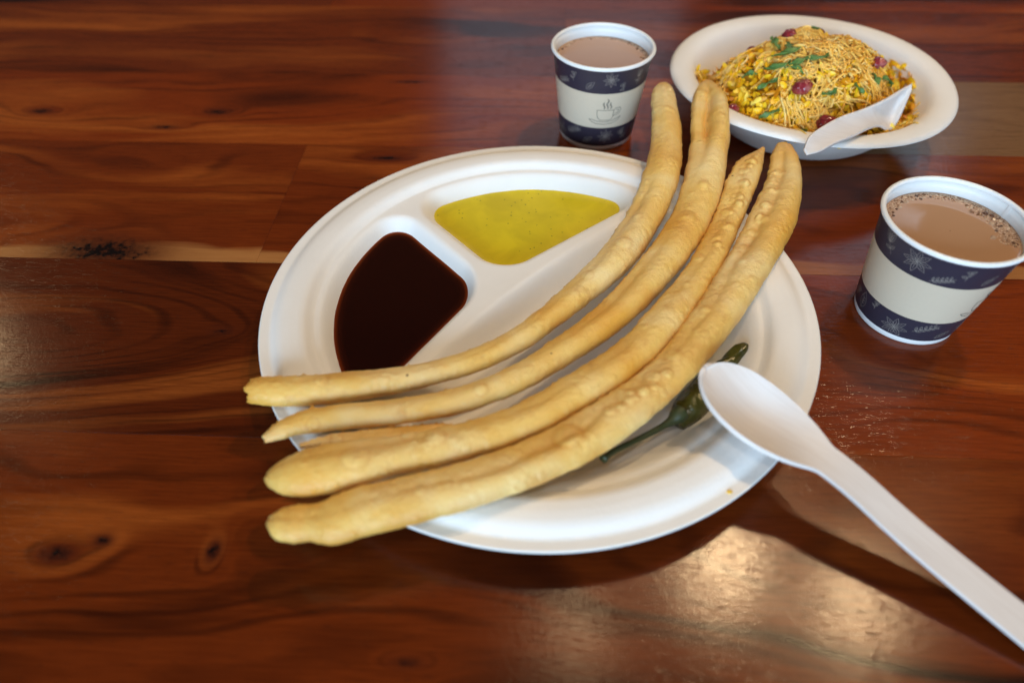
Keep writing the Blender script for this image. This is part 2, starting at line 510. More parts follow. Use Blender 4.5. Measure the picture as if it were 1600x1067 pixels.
def brown_sauce_material():
    m = NT('tamarind_sauce')
    at = m.n('ShaderNodeAttribute'); at.attribute_name = 'film'
    d = m.math('MULTIPLY', at.outputs['Fac'], 1000.0)
    c = m.ramp(m.math('DIVIDE', d, 8.0, clamp=True), [(0.0, (0.50, 0.15, 0.020, 1)), (0.30, (0.17, 0.030, 0.005, 1)), (0.62, (0.036, 0.0055, 0.0012, 1)), (1.0, (0.013, 0.0020, 0.0006, 1))])
    m.out(color=c, rough=0.06, spec=0.35)
    tr = m.n('ShaderNodeBsdfTransparent'); tr.inputs[0].default_value = (0.85, 0.45, 0.15, 1)
    mx = m.n('ShaderNodeMixShader')
    m.l(m.math('MINIMUM', m.math('ADD', 0.35, m.math('MULTIPLY', d, 0.55)), 1.0), mx.inputs[0])
    m.l(tr.outputs[0], mx.inputs[1]); m.l(m.b.outputs[0], mx.inputs[2])
    m.l(mx.outputs[0], m.t.nodes['Material Output'].inputs[0])
    return m.m

def chutney_material():
    m = NT('yellow_chutney')
    co = m.coords()
    n = m.noise(co, 55, 4, 0.55, 0.5)
    c = m.ramp(n, [(0.35, (0.59, 0.470, 0.002, 1)), (0.65, (0.72, 0.580, 0.005, 1))])
    for sc, th_, pk in ((520, 0.20, 0.90), (170, 0.09, 0.93)):
        v = m.n('ShaderNodeTexVoronoi'); v.inputs['Scale'].default_value = sc; m.l(co, v.inputs['Vector'])
        s = m.n('ShaderNodeSeparateColor'); m.l(v.outputs['Color'], s.inputs[0])
        on = m.math('MULTIPLY', m.math('LESS_THAN', v.outputs['Distance'], th_), m.math('GREATER_THAN', s.outputs[0], pk))
        c = m.mix(m.math('MULTIPLY', on, 0.8), c, (0.07, 0.085, 0.006, 1))
    h = m.noise(co, 240, 3, 0.6)
    return m.out(color=c, rough=0.24, spec=0.28, normal=m.bump(h, 0.10, 0.0004), sss=0.0)

brown = tag(sauce('dipping_sauce', 'brown', 0.0100, brown_sauce_material()), 'dark brown glossy tamarind sauce filling the left compartment of the plate', 'sauce')
green = tag(sauce('chutney', 'green', 0.0091, chutney_material()), 'yellow green speckled chutney filling the back compartment of the plate', 'chutney')

# ------------------------------------------------------------------ fried dough sticks
STICKS = [
 [(-0.1056, 0.1721, 0.0217, 0.0052), (-0.1016, 0.1716, 0.0224, 0.0062), (-0.0905, 0.1709, 0.0227, 0.0067), (-0.0651, 0.1733, 0.0226, 0.0066), (-0.0396, 0.1784, 0.0222, 0.0059), (-0.0149, 0.1874, 0.0222, 0.0059), (0.0028, 0.1984, 0.0223, 0.0061), (0.0195, 0.2146, 0.0225, 0.0064), (0.0358, 0.232, 0.0231, 0.0074), (0.05, 0.249, 0.0237, 0.0084), (0.067, 0.2783, 0.0241, 0.0091), (0.0817, 0.3146, 0.028, 0.0095), (0.0882, 0.3451, 0.0306, 0.0083), (0.0905, 0.3695, 0.0326, 0.0077), (0.0923, 0.3867, 0.0334, 0.0066), (0.0945, 0.3977, 0.0325, 0.0039)],
 [(-0.0939, 0.1472, 0.024, 0.0016), (-0.0902, 0.1498, 0.024, 0.0032), (-0.0829, 0.1538, 0.024, 0.0046), (-0.071, 0.1566, 0.024, 0.0053), (-0.0462, 0.1593, 0.024, 0.0056), (-0.0212, 0.1646, 0.024, 0.0058), (-0.0001, 0.1745, 0.024, 0.006), (0.0176, 0.1869, 0.024, 0.0064), (0.0438, 0.2108, 0.024, 0.0079), (0.0765, 0.253, 0.0244, 0.0096), (0.0941, 0.2849, 0.0248, 0.0102), (0.1088, 0.3288, 0.0304, 0.0105), (0.115, 0.3597, 0.0338, 0.0107), (0.1181, 0.3801, 0.0347, 0.0091), (0.1203, 0.3955, 0.0334, 0.0055)],
 [(-0.0892, 0.1312, 0.023, 0.0023), (-0.0859, 0.1309, 0.0238, 0.0053), (-0.0765, 0.1308, 0.0261, 0.009), (-0.0607, 0.1336, 0.0265, 0.0097), (-0.0437, 0.1383, 0.0256, 0.0083), (-0.0242, 0.1427, 0.0254, 0.0079), (-0.0003, 0.1512, 0.0253, 0.0078), (0.0265, 0.1679, 0.0257, 0.0084), (0.0488, 0.1856, 0.0256, 0.0082), (0.067, 0.2071, 0.0255, 0.0081), (0.0882, 0.2375, 0.0251, 0.0075), (0.109, 0.2767, 0.0249, 0.0071), (0.1225, 0.3051, 0.028, 0.0078), (0.1297, 0.3187, 0.0288, 0.0066), (0.1361, 0.3284, 0.028, 0.0035), (0.1405, 0.3343, 0.0287, 0.0011)],
 [(-0.0844, 0.1141, 0.023, 0.002), (-0.0811, 0.1133, 0.0237, 0.0051), (-0.0753, 0.112, 0.0246, 0.0066), (-0.0699, 0.1124, 0.0246, 0.0066), (-0.0646, 0.1122, 0.0254, 0.0079), (-0.0608, 0.1125, 0.0261, 0.009), (-0.0522, 0.1154, 0.0264, 0.0095), (-0.0341, 0.1203, 0.0262, 0.0092), (-0.0116, 0.1272, 0.0262, 0.0091), (0.0152, 0.1389, 0.0263, 0.0094), (0.0348, 0.1514, 0.0262, 0.0093), (0.0506, 0.1642, 0.026, 0.0089), (0.0657, 0.1789, 0.0259, 0.0087), (0.082, 0.1988, 0.0262, 0.0092), (0.1029, 0.2287, 0.0266, 0.0099), (0.1287, 0.2707, 0.0274, 0.0111), (0.1432, 0.3022, 0.0286, 0.0091), (0.1489, 0.3229, 0.0298, 0.0073), (0.152, 0.3351, 0.0293, 0.0046)],
]
def dough_stick(name, pts, seed, fold, blisters, material, flat=0.62, parent=None):
    """a strip of dough folded over itself: fold(t) -> (amount, where the roll starts -1..1, gape at the crease)
    blisters: (t, side -1..1 on top, radius, height)"""
    NS, NA = 420, 72
    P = catmull(pts, NS); P[:, 2] += 0.0008
    T = np.gradient(P[:, :3], axis=0); T /= np.linalg.norm(T, axis=1)[:, None]
    side = np.cross(T, np.array([0, 0, 1.0])); side /= np.linalg.norm(side, axis=1)[:, None]   # +1 = right / near side
    upv = np.cross(side, T)
    arc = np.r_[0, np.cumsum(np.linalg.norm(np.diff(P[:, :3], axis=0), axis=1))]
    hw = np.maximum(P[:, 3], 0.0004)
    a = np.linspace(0, 2 * np.pi, NA, endpoint=False)
    s = np.cos(a); q = np.sin(a)
    V = np.zeros((NS, NA, 3)); toast = np.zeros((NS, NA)); NRM = np.zeros((NS, NA, 3))
    nz = lambda x, k: noise.noise(Vector((x, k, seed * 5.3)))
    for i in range(NS):
        t = i / (NS - 1)
        b = max(hw[i] * flat, 0.0012)
        am, cr, gape = fold(t)
        cr = cr + 0.30 * nz(arc[i] * 32, 3.0) + 0.10 * nz(arc[i] * 110, 3.5)
        am = am * min(1.0, (1 - t) / 0.05) ** 0.7
        am = min(1.0, max(0.0, am * (1 + 0.9 * nz(arc[i] * 26, 9.0))))
        ell = np.sqrt(np.maximum(0, 1 - s * s))
        # roll on the near side, thin sheet on the far side
        ww = (1 - cr) / 2; c0 = (1 + cr) / 2
        roll = np.sqrt(np.maximum(0, 1 - ((s - c0) / ww) ** 2)) * 1.02
        sheet = (0.42 - 0.34 * gape * np.exp(-((s - cr) / 0.22) ** 2)) * np.sqrt(np.clip((s + 1) / 0.16, 0, 1)) * (s < c0)
        prof = np.maximum(roll, sheet)
        top = ell * (1 - am) + prof * am
        zz = np.where(q >= 0, top * b, -ell * b * (0.80 - 0.15 * am))
        eL = 0.0006 * nz(arc[i] * 130, 1) + 0.00045 * nz(arc[i] * 420, 2)
        eR = 0.0005 * nz(arc[i] * 110, 7) + 0.00022 * nz(arc[i] * 380, 8)
        ed = np.where(s < 0, eL * np.abs(s) ** 4, eR * np.abs(s) ** 4) * min(1, hw[i] / 0.004)
        V[i] = P[i, :3] + side[i] * (s * hw[i] - np.where(s < 0, -1, 1) * -ed)[:, None] + upv[i] * zz[:, None]
        NRM[i] = side[i] * (s * 0.9)[:, None] + upv[i] * (q * 1.1)[:, None]
        toast[i] = am * 0.34 * np.exp(-((s - cr) / 0.20) ** 2) * (q > 0) + 0.60 * np.clip(np.abs(s) - 0.72, 0, 0.28) / 0.28 * (0.6 + nz(arc[i] * 90, 5))
        toast[i] += 0.35 * max(0, 1 - min(arc[i], arc[-1] - arc[i]) / 0.006)
    NRM /= np.linalg.norm(NRM, axis=2)[..., None]
    disp = np.zeros((NS, NA))
    off = Vector((seed * 3.1, seed * 1.3, 0))
    for i in range(NS):
        lim = min(1, hw[i] / 0.006)
        for j in range(NA):
            p = Vector(V[i, j]) + off
            n0 = noise.noise(p * 30); n2 = noise.noise(p * 210)
            disp[i, j] = 0.00050 * n0 * lim + 0.00016 * n2 + 0.00020 * abs(noise.noise(p * 620))
            toast[i, j] += 0.42 * max(0, noise.noise(p * 48 + Vector((5, 2, 9))))
    for (t, sp, r, hgt) in blisters:
        i0 = int(t * (NS - 1)); j0 = int(np.argmin(np.abs(s - sp) + (q < 0) * 5))
        c = V[i0, j0]
        lo, hi = max(0, i0 - 40), min(NS, i0 + 40)
        d = np.linalg.norm(V[lo:hi] - c, axis=2) / r
        k = np.clip(1 - d * d, 0, 1)
        disp[lo:hi] += hgt * 0.72 * k ** 0.75 * (1 + 0.35 * math.sin(37 * t + sp * 9))
        toast[lo:hi] += 0.26 * np.exp(-((d - 1.05) / 0.16) ** 2) - 0.12 * (d < 0.75)
    for e_, sg, ar in ((0, -1, arc), (NS - 1, 1, arc[-1] - arc)):
        rag = np.array([0.0016 * nz(math.cos(x) * 2.2 + 11 * sg, math.sin(x) * 2.2) + 0.0010 * nz(math.cos(x) * 5 + 3 * sg, math.sin(x) * 5 + 7) for x in a])
        wgt = np.exp(-ar / 0.0035) * np.minimum(1, hw / 0.003)
        V = V + T[e_][None, None, :] * sg * rag[None, :, None] * wgt[:, None, None]
    V = V + NRM * disp[..., None]
    cen0, cen1 = V[0].mean(0), V[-1].mean(0)
    verts = V.reshape(-1, 3).tolist() + [cen0.tolist(), cen1.tolist()]
    F = [tuple(reversed(f)) for f in grid_faces(NS, NA, True)]
    n0 = NS * NA
    for j in range(NA):
        F.append((n0, j, (j + 1) % NA)); F.append((n0 + 1, (NS - 1) * NA + (j + 1) % NA, (NS - 1) * NA + j))
    o = mesh_obj(name, verts, F, material, parent)
    bm = bmesh.new(); bm.from_mesh(o.data); bmesh.ops.recalc_face_normals(bm, faces=bm.faces); bm.to_mesh(o.data); bm.free()
    at = o.data.attributes.new('toast', 'FLOAT', 'POINT')
    at.data.foreach_set('value', np.clip(np.r_[toast.reshape(-1), 0.3, 0.3], 0, 0.8))
    return o

def bump_fn(t, c, w): return math.exp(-((t - c) / w) ** 2)
rnd = random.Random(5)
def rand_blisters(n, t0=0.03, t1=0.97, n_edge=60):
    out = []
    for _ in range(n):
        r = rnd.uniform(0.0010, 0.0032) * (0.5 + 0.5 * rnd.random())
        out.append((rnd.uniform(t0, t1), rnd.uniform(-0.9, 0.8), r, r * rnd.uniform(0.08, 0.24)))
    for _ in range(n_edge):                      # crisp little bubbles along the cut edges
        c = rnd.uniform(t0, t1)
        r = rnd.uniform(0.0005, 0.0011)
        out.append((c, rnd.choice((-0.97, -0.93, 0.95)), r, r * rnd.uniform(0.3, 0.6)))
    return out
g1 = lambda t: (0.12 + 0.35 * bump_fn(t, 0.62, 0.08), -0.45 + 0.2 * math.sin(6 * t), 0.2)
g2 = lambda t: (0.10 + 0.90 * bump_fn(t, 0.88, 0.085) + 0.25 * bump_fn(t, 0.55, 0.08), -0.40 + 0.25 * bump_fn(t, 0.9, 0.1), 0.1 + 1.0 * bump_fn(t, 0.88, 0.10))
g3 = lambda t: (0.14 + 0.35 * bump_fn(t, 0.83, 0.10) + 0.40 * bump_fn(t, 0.16, 0.08), -0.30 + 0.30 * bump_fn(t, 0.83, 0.12), 0.25)
g4 = lambda t: (0.18 + 0.42 * bump_fn(t, 0.80, 0.16) + 0.30 * bump_fn(t, 0.42, 0.12), -0.22 + 0.16 * math.sin(7 * t), 0.15 + 0.60 * bump_fn(t, 0.86, 0.12))
STICK_LABELS = [
    'innermost pale fried dough stick, nearest the two sauce compartments',
    'thin pointed fried dough stick, second from the sauces, its back end folded open',
    'fried dough stick third from the sauces, with blunt near end and short pointed back end',
    'widest blistered fried dough stick, outermost, beside the green chili and the big spoon',
]
B4 = [(0.485, -0.15, 0.0042, 0.0016), (0.505, 0.12, 0.0030, 0.0013), (0.47, 0.10, 0.0024, 0.0011), (0.455, -0.12, 0.0026, 0.0011), (0.53, -0.2, 0.0034, 0.0012), (0.545, 0.15, 0.0026, 0.0010),
      (0.40, -0.1, 0.0055, 0.0014), (0.575, -0.3, 0.0036, 0.0013), (0.80, -0.35, 0.0036, 0.0016), (0.825, -0.42, 0.0030, 0.0013), (0.78, -0.4, 0.0034, 0.0014), (0.855, -0.38, 0.0028, 0.0012), (0.755, -0.45, 0.0032, 0.0014), (0.735, -0.3, 0.0028, 0.0011), (0.90, -0.4, 0.0030, 0.0014)]
B3 = [(0.80, 0.05, 0.0034, 0.0013), (0.83, 0.2, 0.0030, 0.0012), (0.77, -0.2, 0.0032, 0.0012), (0.86, -0.1, 0.0030, 0.0012), (0.895, 0.1, 0.0030, 0.0012), (0.74, 0.1, 0.0026, 0.0010), (0.94, 0.0, 0.0028, 0.0012), (0.15, 0.1, 0.0050, 0.0012), (0.25, -0.2, 0.0040, 0.0010)]
B2 = [(0.655, -0.10, 0.0046, 0.0014), (0.72, 0.05, 0.0030, 0.0010), (0.30, 0.2, 0.0028, 0.0008)]
B1 = [(0.58, 0.1, 0.0040, 0.0009), (0.50, -0.2, 0.0030, 0.0007), (0.12, -0.1, 0.0028, 0.0006)]
for c_t, c_s, n_c, Bl in ((0.49, -0.15, 16, B4), (0.80, -0.4, 16, B4), (0.88, -0.35, 10, B4), (0.62, -0.3, 10, B4), (0.30, -0.2, 8, B4), (0.80, 0.0, 16, B3), (0.90, 0.0, 10, B3), (0.70, -0.2, 8, B3), (0.22, -0.1, 8, B3), (0.92, 0.2, 10, B1), (0.66, -0.2, 8, B2)):
    for _ in range(n_c):
        r_ = rnd.uniform(0.0007, 0.0026)
        Bl.append((min(0.97, max(0.03, rnd.gauss(c_t, 0.030))), min(0.9, max(-0.95, rnd.gauss(c_s, 0.28))), r_, r_ * rnd.uniform(0.15, 0.45)))
GS = 'fried dough sticks lying across the plate'
for i, (pts, g, B, n_r) in enumerate(((STICKS[0], g1, B1, 5), (STICKS[1], g2, B2, 5), (STICKS[2], g3, B3, 12), (STICKS[3], g4, B4, 20))):
    st = dough_stick('fried_dough_stick', pts, i + 1.0, g, B + rand_blisters(n_r), dough_material('fried_dough', i * 2.7 + 1), (0.78, 0.74, 0.70, 0.66)[i])
    tag(st, STICK_LABELS[i], 'fried dough', GS)
    if i == 1:
        fold = [(x + 0.004, y - 0.0086, z - 0.0020, w) for (x, y, z, w) in ((-0.0845, 0.154, 0.024, 0.0008), (-0.074, 0.1565, 0.024, 0.0022), (-0.060, 0.158, 0.024, 0.0030), (-0.045, 0.1600, 0.0235, 0.0030), (-0.028, 0.1630, 0.022, 0.0020))]
        fo = dough_stick('folded_edge', fold, 9.0, lambda t: (0.2, 0.0, 0.1), rand_blisters(4), dough_material('fried_dough_edge', 17), 0.5, st)

# ------------------------------------------------------------------ green chili
M_chili = simple('fried_chili', (0.055, 0.052, 0.008, 1), 0.20, 0.6, 0.85, 110, 0.9, 0.0016)
M_stem = simple('chili_stem', (0.035, 0.045, 0.014, 1), 0.45, 0.5, 0.4, 400, 0.3, 0.0005)
chili = tag(empty('green_chili', (0.0763, 0.1744, 0.0045)), 'fried dark green chili with a long stem on the plate beneath the big spoon', 'chili')
cl = Vector(chili.location)
def on_plate(x, y, lift): return float(plate_z(np.array(x - PC[0]), np.array(y - PC[1]))) + lift
CP = [(0.1040, 0.2030, 0.003), (0.0985, 0.1985, 0.0038), (0.091, 0.191, 0.0052), (0.0830, 0.1825, 0.0062), (0.0763, 0.1744, 0.0066), (0.0715, 0.1693, 0.0058), (0.0680, 0.1660, 0.0040)]
cp = catmull([(x, y, on_plate(x, y, r * 0.9), r) for x, y, r in CP], 70)
V, F = tube_geo([Vector(p[:3]) - cl for p in cp], [max(0.0008, p[3] * (min(1, (k + 0.6) / 4.0) ** 0.5)) for k, p in enumerate(cp)], 28)
V = [v + Vector((0, 0, 1)) * ((0.0012 * noise.noise(v * 160) + 0.0006 * noise.noise(v * 420))) + Vector((1, -1, 0)).normalized() * (0.0010 * noise.noise(v * 130 + Vector((3, 3, 3)))) for v in V]
mesh_obj('pod', V, F, M_chili, chili)
SP = [(0.0695, 0.1675, 0.0125, 0.0036), (0.0672, 0.1655, 0.0120, 0.0034), (0.0650, 0.1637, 0.0116, 0.0022), (0.0620, 0.1617, 0.0116, 0.0015), (0.0564, 0.1581, 0.0118, 0.0013), (0.0465, 0.152, 0.0130, 0.0012), (0.038, 0.146, 0.0155, 0.0013), (0.0344, 0.1425, 0.0165, 0.0017)]
sp = catmull([(x, y, max(z, on_plate(x, y, r)), r) for x, y, z, r in SP], 50)
V, F = tube_geo([Vector(p[:3]) - cl for p in sp], [p[3] for p in sp], 14)
mesh_obj('stem', V, F, M_stem, chili)

# ------------------------------------------------------------------ big wooden spoon
tip = Vector((0.0752, 0.1694, 0.0376)); end = Vector((0.1830, 0.0712, 0.0032))
ax = (end - tip); SL = ax.length; ax.normalize()
sx = ax.cross(Vector((0, 0, 1))).normalized(); up = sx.cross(ax)
NV = 33
us = SL * (0.5 - 0.5 * np.cos(np.linspace(0, math.pi, 200)))
def spoon_w(u):
    Lb, Wb = 0.0460, 0.0142                       # bowl length and half width
    hand = 0.0061 + 0.0006 * max(0, (u - 0.07) / 0.08)
    e = u / Lb
    b = Wb * math.sqrt(max(0.0, 1 - ((u - 0.0210) / (0.0210 if u < 0.0210 else 0.031)) ** 2)) ** (0.92 if u < 0.0210 else 1.0) if u < 0.0520 else 0.0
    k = 0.0045
    w = 0.5 * (b + hand + math.sqrt((b - hand) ** 2 + k * k)) - 0.0004 if u > 0.0210 else b
    t = max(0.0, (u - (SL - 0.010)) / 0.010)
    return max(0.0002, w * math.sqrt(max(0.0, 1 - t ** 2.6)))
ws = np.array([spoon_w(u) for u in us])
kk = np.hanning(7); kk /= kk.sum()
ws2 = np.convolve(np.pad(ws, 3, mode='edge'), kk, 'valid'); mid = (us > 0.012) & (us < SL - 0.012); ws[mid] = ws2[mid]
V = []
for u, w in zip(us, ws):
    dep = 0.0060 * math.exp(-((u - 0.023) / 0.0165) ** 2)
    arch = 0.0030 * math.exp(-((u - 0.060) / 0.022) ** 2)
    for j in range(NV):
        v = math.sin((-1 + 2 * j / (NV - 1)) * math.pi / 2)
        V.append((u - SL, v * w, -dep * (1 - v * v) + arch))
spoon = mesh_obj('wooden_spoon', V, grid_faces(len(us), NV), M_birch)
bm = bmesh.new(); bm.from_mesh(spoon.data); bmesh.ops.recalc_face_normals(bm, faces=bm.faces)
if sum(f.normal.z for f in bm.faces) < 0: bmesh.ops.reverse_faces(bm, faces=bm.faces)
bm.to_mesh(spoon.data); bm.free()
s_ = spoon.modifiers.new('thickness', 'SOLIDIFY'); s_.thickness = 0.0017; s_.offset = -1
b_ = spoon.modifiers.new('soft_edge', 'BEVEL'); b_.width = 0.00030; b_.segments = 2; b_.limit_method = 'ANGLE'; b_.angle_limit = rad(50)
spoon.matrix_world = Matrix((( ax.x, -sx.x, up.x, end.x), (ax.y, -sx.y, up.y, end.y), (ax.z, -sx.z, up.z, end.z), (0, 0, 0, 1)))
tag(spoon, 'large pale wooden spoon leaning from the table onto the edge of the big plate', 'spoon')

# ================================================================== paper cups
CH, CRT, CRB = 0.0572, 0.0298, 0.0230
def wall_r(z): return CRB + (CRT - CRB) * z / CH
def cone_pt(ang, z, off): 
    r = wall_r(z) + off
    return (r * math.cos(ang), r * math.sin(ang), z)

def ribbons(name, lines, material, parent, width=0.00028, off=0.00022):
    """flat printed strokes on the cone: lines are lists of (angle, z)"""
    V, F = [], []
    for ln in lines:
        pts = [np.array((a * wall_r(z), z)) for a, z in ln]
        raw = list(ln)
        n = len(pts)
        if n < 2: continue
        base = len(V)
        for i in range(n):
            t = pts[min(i + 1, n - 1)] - pts[max(i - 1, 0)]
            L = np.linalg.norm(t)
            t = t / L if L > 1e-9 else np.array((1.0, 0))
            nn = np.array((-t[1], t[0])) * width / 2
            for sgn in (-1, 1):
                a = raw[i][0] + sgn * nn[0] / wall_r(raw[i][1]); z = raw[i][1] + sgn * nn[1]
                V.append(cone_pt(a, z, off))
        for i in range(n - 1):
            F.append((base + 2 * i, base + 2 * i + 1, base + 2 * i + 3, base + 2 * i + 2))
    return mesh_obj(name, V, F, material, parent, smooth=False)

def petal(cx, cy, ang, L, w, n=9):
    A, B = [], []
    for i in range(n):
        t = i / (n - 1)
        x = L * t; y = w * math.sin(math.pi * t ** 0.8)
        for out, s in ((A, 1), (B, -1)):
            out.append((cx + x * math.cos(ang) - s * y * math.sin(ang), cy + x * math.sin(ang) + s * y * math.cos(ang)))
    return [A + B[::-1], [(cx, cy), (cx + L * 0.7 * math.cos(ang), cy + L * 0.7 * math.sin(ang))]]
def m_flower(sc, rng):
    out = []
    k = 8
    for i in range(k):
        out += petal(0, 0, 2 * math.pi * i / k + rng.uniform(-.1, .1), 4.0 * sc, 0.75 * sc)
    return out
def m_tulip(sc, rng):
    out = []
    for a in (60, 78, 96, 118): out += petal(0, 0, rad(a), 4.0 * sc, 0.8 * sc)
    out.append([(0, 0), (0.6 * sc, -1.6 * sc), (1.6 * sc, -3.8 * sc)])
    out += petal(0.8 * sc, -2.0 * sc, rad(40), 2.2 * sc, 0.5 * sc)
    out += petal(0.8 * sc, -2.0 * sc, rad(170), 2.2 * sc, 0.5 * sc)
    return out
def m_leaf(sc, rng):
    out = petal(0, -3 * sc, rad(95), 6.5 * sc, 1.5 * sc, 13)
    for t in (0.25, 0.42, 0.6):
        for s in (-1, 1):
            out.append([(-0.5 * t * sc, (-3 + 6.2 * t) * sc), (-0.5 * t * sc + s * 0.9 * sc, (-3 + 6.2 * t + 1.0) * sc)])
    return out
def m_sprig(sc, rng):
    out = [[(-4 * sc, -1.2 * sc), (-1 * sc, -0.2 * sc), (2 * sc, 0.1 * sc), (4.5 * sc, 1.2 * sc)]]
    for i, x in enumerate((-3, -1.6, -0.2, 1.2, 2.6)):
        for s in (-1, 1):
            out += petal(x * sc, (x * 0.22) * sc, rad(25 + s * 55), 1.9 * sc, 0.42 * sc, 7)
    return out
def m_bud(sc, rng):
    out = []
    for a in (0, 120, 240): out += petal(0, 0.5 * sc, rad(a + 40), 1.5 * sc, 0.6 * sc, 7)
    out.append([(0, 0), (-0.4 * sc, -3.0 * sc)])
    out += petal(-0.3 * sc, -1.6 * sc, rad(165), 1.9 * sc, 0.5 * sc, 7)
    return out
M_ALL = dict(flower=m_flower, tulip=m_tulip, leaf=m_leaf, sprig=m_sprig, bud=m_bud)
ZB = [0.0034, 0.0168, 0.0404, 0.0556]       # bottom edge, lower band, label band, upper band
UPPER = [(-66, 'leaf', 1.0, .55, 10), (-39, 'tulip', 1.05, .55, 8), (-10, 'flower', 1.15, .55, 0), (14, 'sprig', .85, .22, 10), (31, 'bud', 1.0, .62, 0), (52, 'leaf', .8, .3, -50),
         (76, 'flower', .9, .6, 0), (92, 'bud', 1.0, .28, 20), (112, 'tulip', .9, .5, -20), (137, 'sprig', .9, .55, 0), (160, 'flower', 1.0, .45, 10), (186, 'leaf', .9, .5, 30), (208, 'bud', 1.1, .5, 0), (230, 'flower', 1.0, .6, 0), (252, 'tulip', 1.0, .45, 5), (274, 'sprig', .8, .6, -15)]
LOWER = [(-62, 'sprig', .8, .5, 40), (-44, 'leaf', 1.15, .5, -8), (-26, 'bud', .8, .85, 0), (0, 'flower', 1.1, .38, 0), (29, 'sprig', 1.0, .66, 15), (52, 'leaf', .8, .3, -60),
         (78, 'flower', .9, .55, 0), (104, 'tulip', .9, .5, 20), (130, 'leaf', 1.0, .5, 25), (156, 'flower', 1.0, .5, 0), (184, 'sprig', 1.0, .5, 0), (212, 'tulip', .9, .5, 0), (240, 'leaf', 1.0, .5, 12), (268, 'flower', 1.0, .6, 0)]

def paper_cup(loc, facing, label):
    """facing: world angle (degrees) of the print's zero"""
    c = empty('paper_cup', loc)
    tag(c, label, 'cup', 'small paper cups of milk tea')
    rng = random.Random(3)
    f0 = rad(facing)
    # shell: outside wall, foot, inside wall, inner floor
    shell = [(0.0002, 0.0050), (CRB - 0.0012, 0.0050), (CRB - 0.0010, 0.0006), (CRB - 0.0004, 0.0), (CRB, 0.0004)]
    shell += [(wall_r(z), z) for z in np.linspace(0.002, CH - 0.0016, 14)]
    shell += [(wall_r(z) - 0.0005, z) for z in np.linspace(CH - 0.0012, 0.0065, 14)] + [(CRB - 0.0012, 0.0056), (0.0002, 0.0056)]
    lathe('wall', shell, M_paper, c, 128)
    rim = []
    for k in range(14):
        a = 2 * math.pi * k / 14
        rim.append((CRT + 0.0002 + 0.00115 * math.cos(a), CH - 0.0011 + 0.00115 * math.sin(a)))
    lathe('rolled_rim', rim, M_paper, c, 128, close=True)
    bands = {}
    for nm, z0, z1, mt in (('lower_band', ZB[0], ZB[1], M_navy), ('label_band', ZB[1], ZB[2], M_kraft), ('upper_band', ZB[2], ZB[3], M_navy)):
        bands[nm] = lathe(nm, [(wall_r(z) + 0.00010, z) for z in np.linspace(z0, z1, 5)], mt, c, 128)
    # floral line prints, one drawing per motif
    for lst, z0, z1, bnm in ((UPPER, ZB[2], ZB[3], 'upper_band'), (LOWER, ZB[0], ZB[1], 'lower_band')):
        for (ang, kind, sc, fr, tilt) in lst:
            zc = z0 + (z1 - z0) * fr
            L = []
            ct, st = math.cos(rad(tilt)), math.sin(rad(tilt))
            for ln in M_ALL[kind](sc * 1.32, rng):
                q = []
                for (x, y) in ln:
                    X_, Y_ = (x * ct - y * st) * 1e-3, (x * st + y * ct) * 1e-3
                    z = zc + Y_
                    if z0 + 0.0003 < z < z1 - 0.0003:
                        q.append((f0 + rad(ang) + X_ / wall_r(zc), z))
                    else:
                        if len(q) > 1: L.append(q)
                        q = []
                if len(q) > 1: L.append(q)
            if L: ribbons('flower_drawing', L, M_line_light, bands[bnm], 0.00017)
    # the steaming cup drawing on the label band
    E = []
    E.append([(-5.2, 1.2), (-2.6, 1.0), (0, 0.9), (2.8, 1.0), (4.9, 0.9)])
    E.append([(-5.2, 1.2), (-5.1, -1.5), (-4.6, -4.0), (-3.4, -5.6), (-2.0, -6.0), (2.6, -6.0), (4.0, -5.4), (4.8, -3.6), (4.9, 0.9)])
    E.append([(4.9, 0.9), (5.6, 2.0), (7.4, 2.3), (9.0, 2.0), (9.3, 0.4), (8.6, -1.4), (7.0, -2.6), (4.9, -2.9)])
    E.append([(6.2, 0.9), (7.6, 1.2), (8.0, 0.2), (7.2, -1.2), (5.8, -1.7)])
    E.append([(-9.8, -5.6), (-8.0, -7.2), (-5.0, -8.4), (0, -8.9), (5.0, -8.2), (8.2, -6.6), (10.0, -4.2)])
    E.append([(-9.8, -5.6), (-7.4, -5.7), (-5.0, -6.6), (0, -7.2), (4.6, -6.6), (7.0, -5.2), (10.0, -4.2)])
    for (x0, h0, h1) in ((-1.6, 2.0, 6.6), (0.4, 2.0, 8.8), (2.4, 2.0, 6.4)):
        for dx in (0.0, 0.5):
            E.append([(x0 + dx + 0.45 * math.sin((y - h0) * 1.5), y) for y in np.linspace(h0, h1 - dx, 16)])
    zc = ZB[1] + 0.0116
    ribbons('cup_emblem', [[(f0 + rad(EMB) + x * 1e-3 / wall_r(zc), zc + y * 1e-3) for (x, y) in ln] for ln in E], M_line_dark, bands['label_band'], 0.00030)
    # glued overlap running up the inside of the wall
    V = []
    for z in np.linspace(0.007, CH - 0.0014, 10):
        for da in (-0.0025, 0.06):
            r = wall_r(z) - 0.0008
            a = f0 + rad(SEAM) + da
            V.append((r * math.cos(a), r * math.sin(a), z))
    mesh_obj('seam', V, grid_faces(10, 2), M_paper, c)
    return c

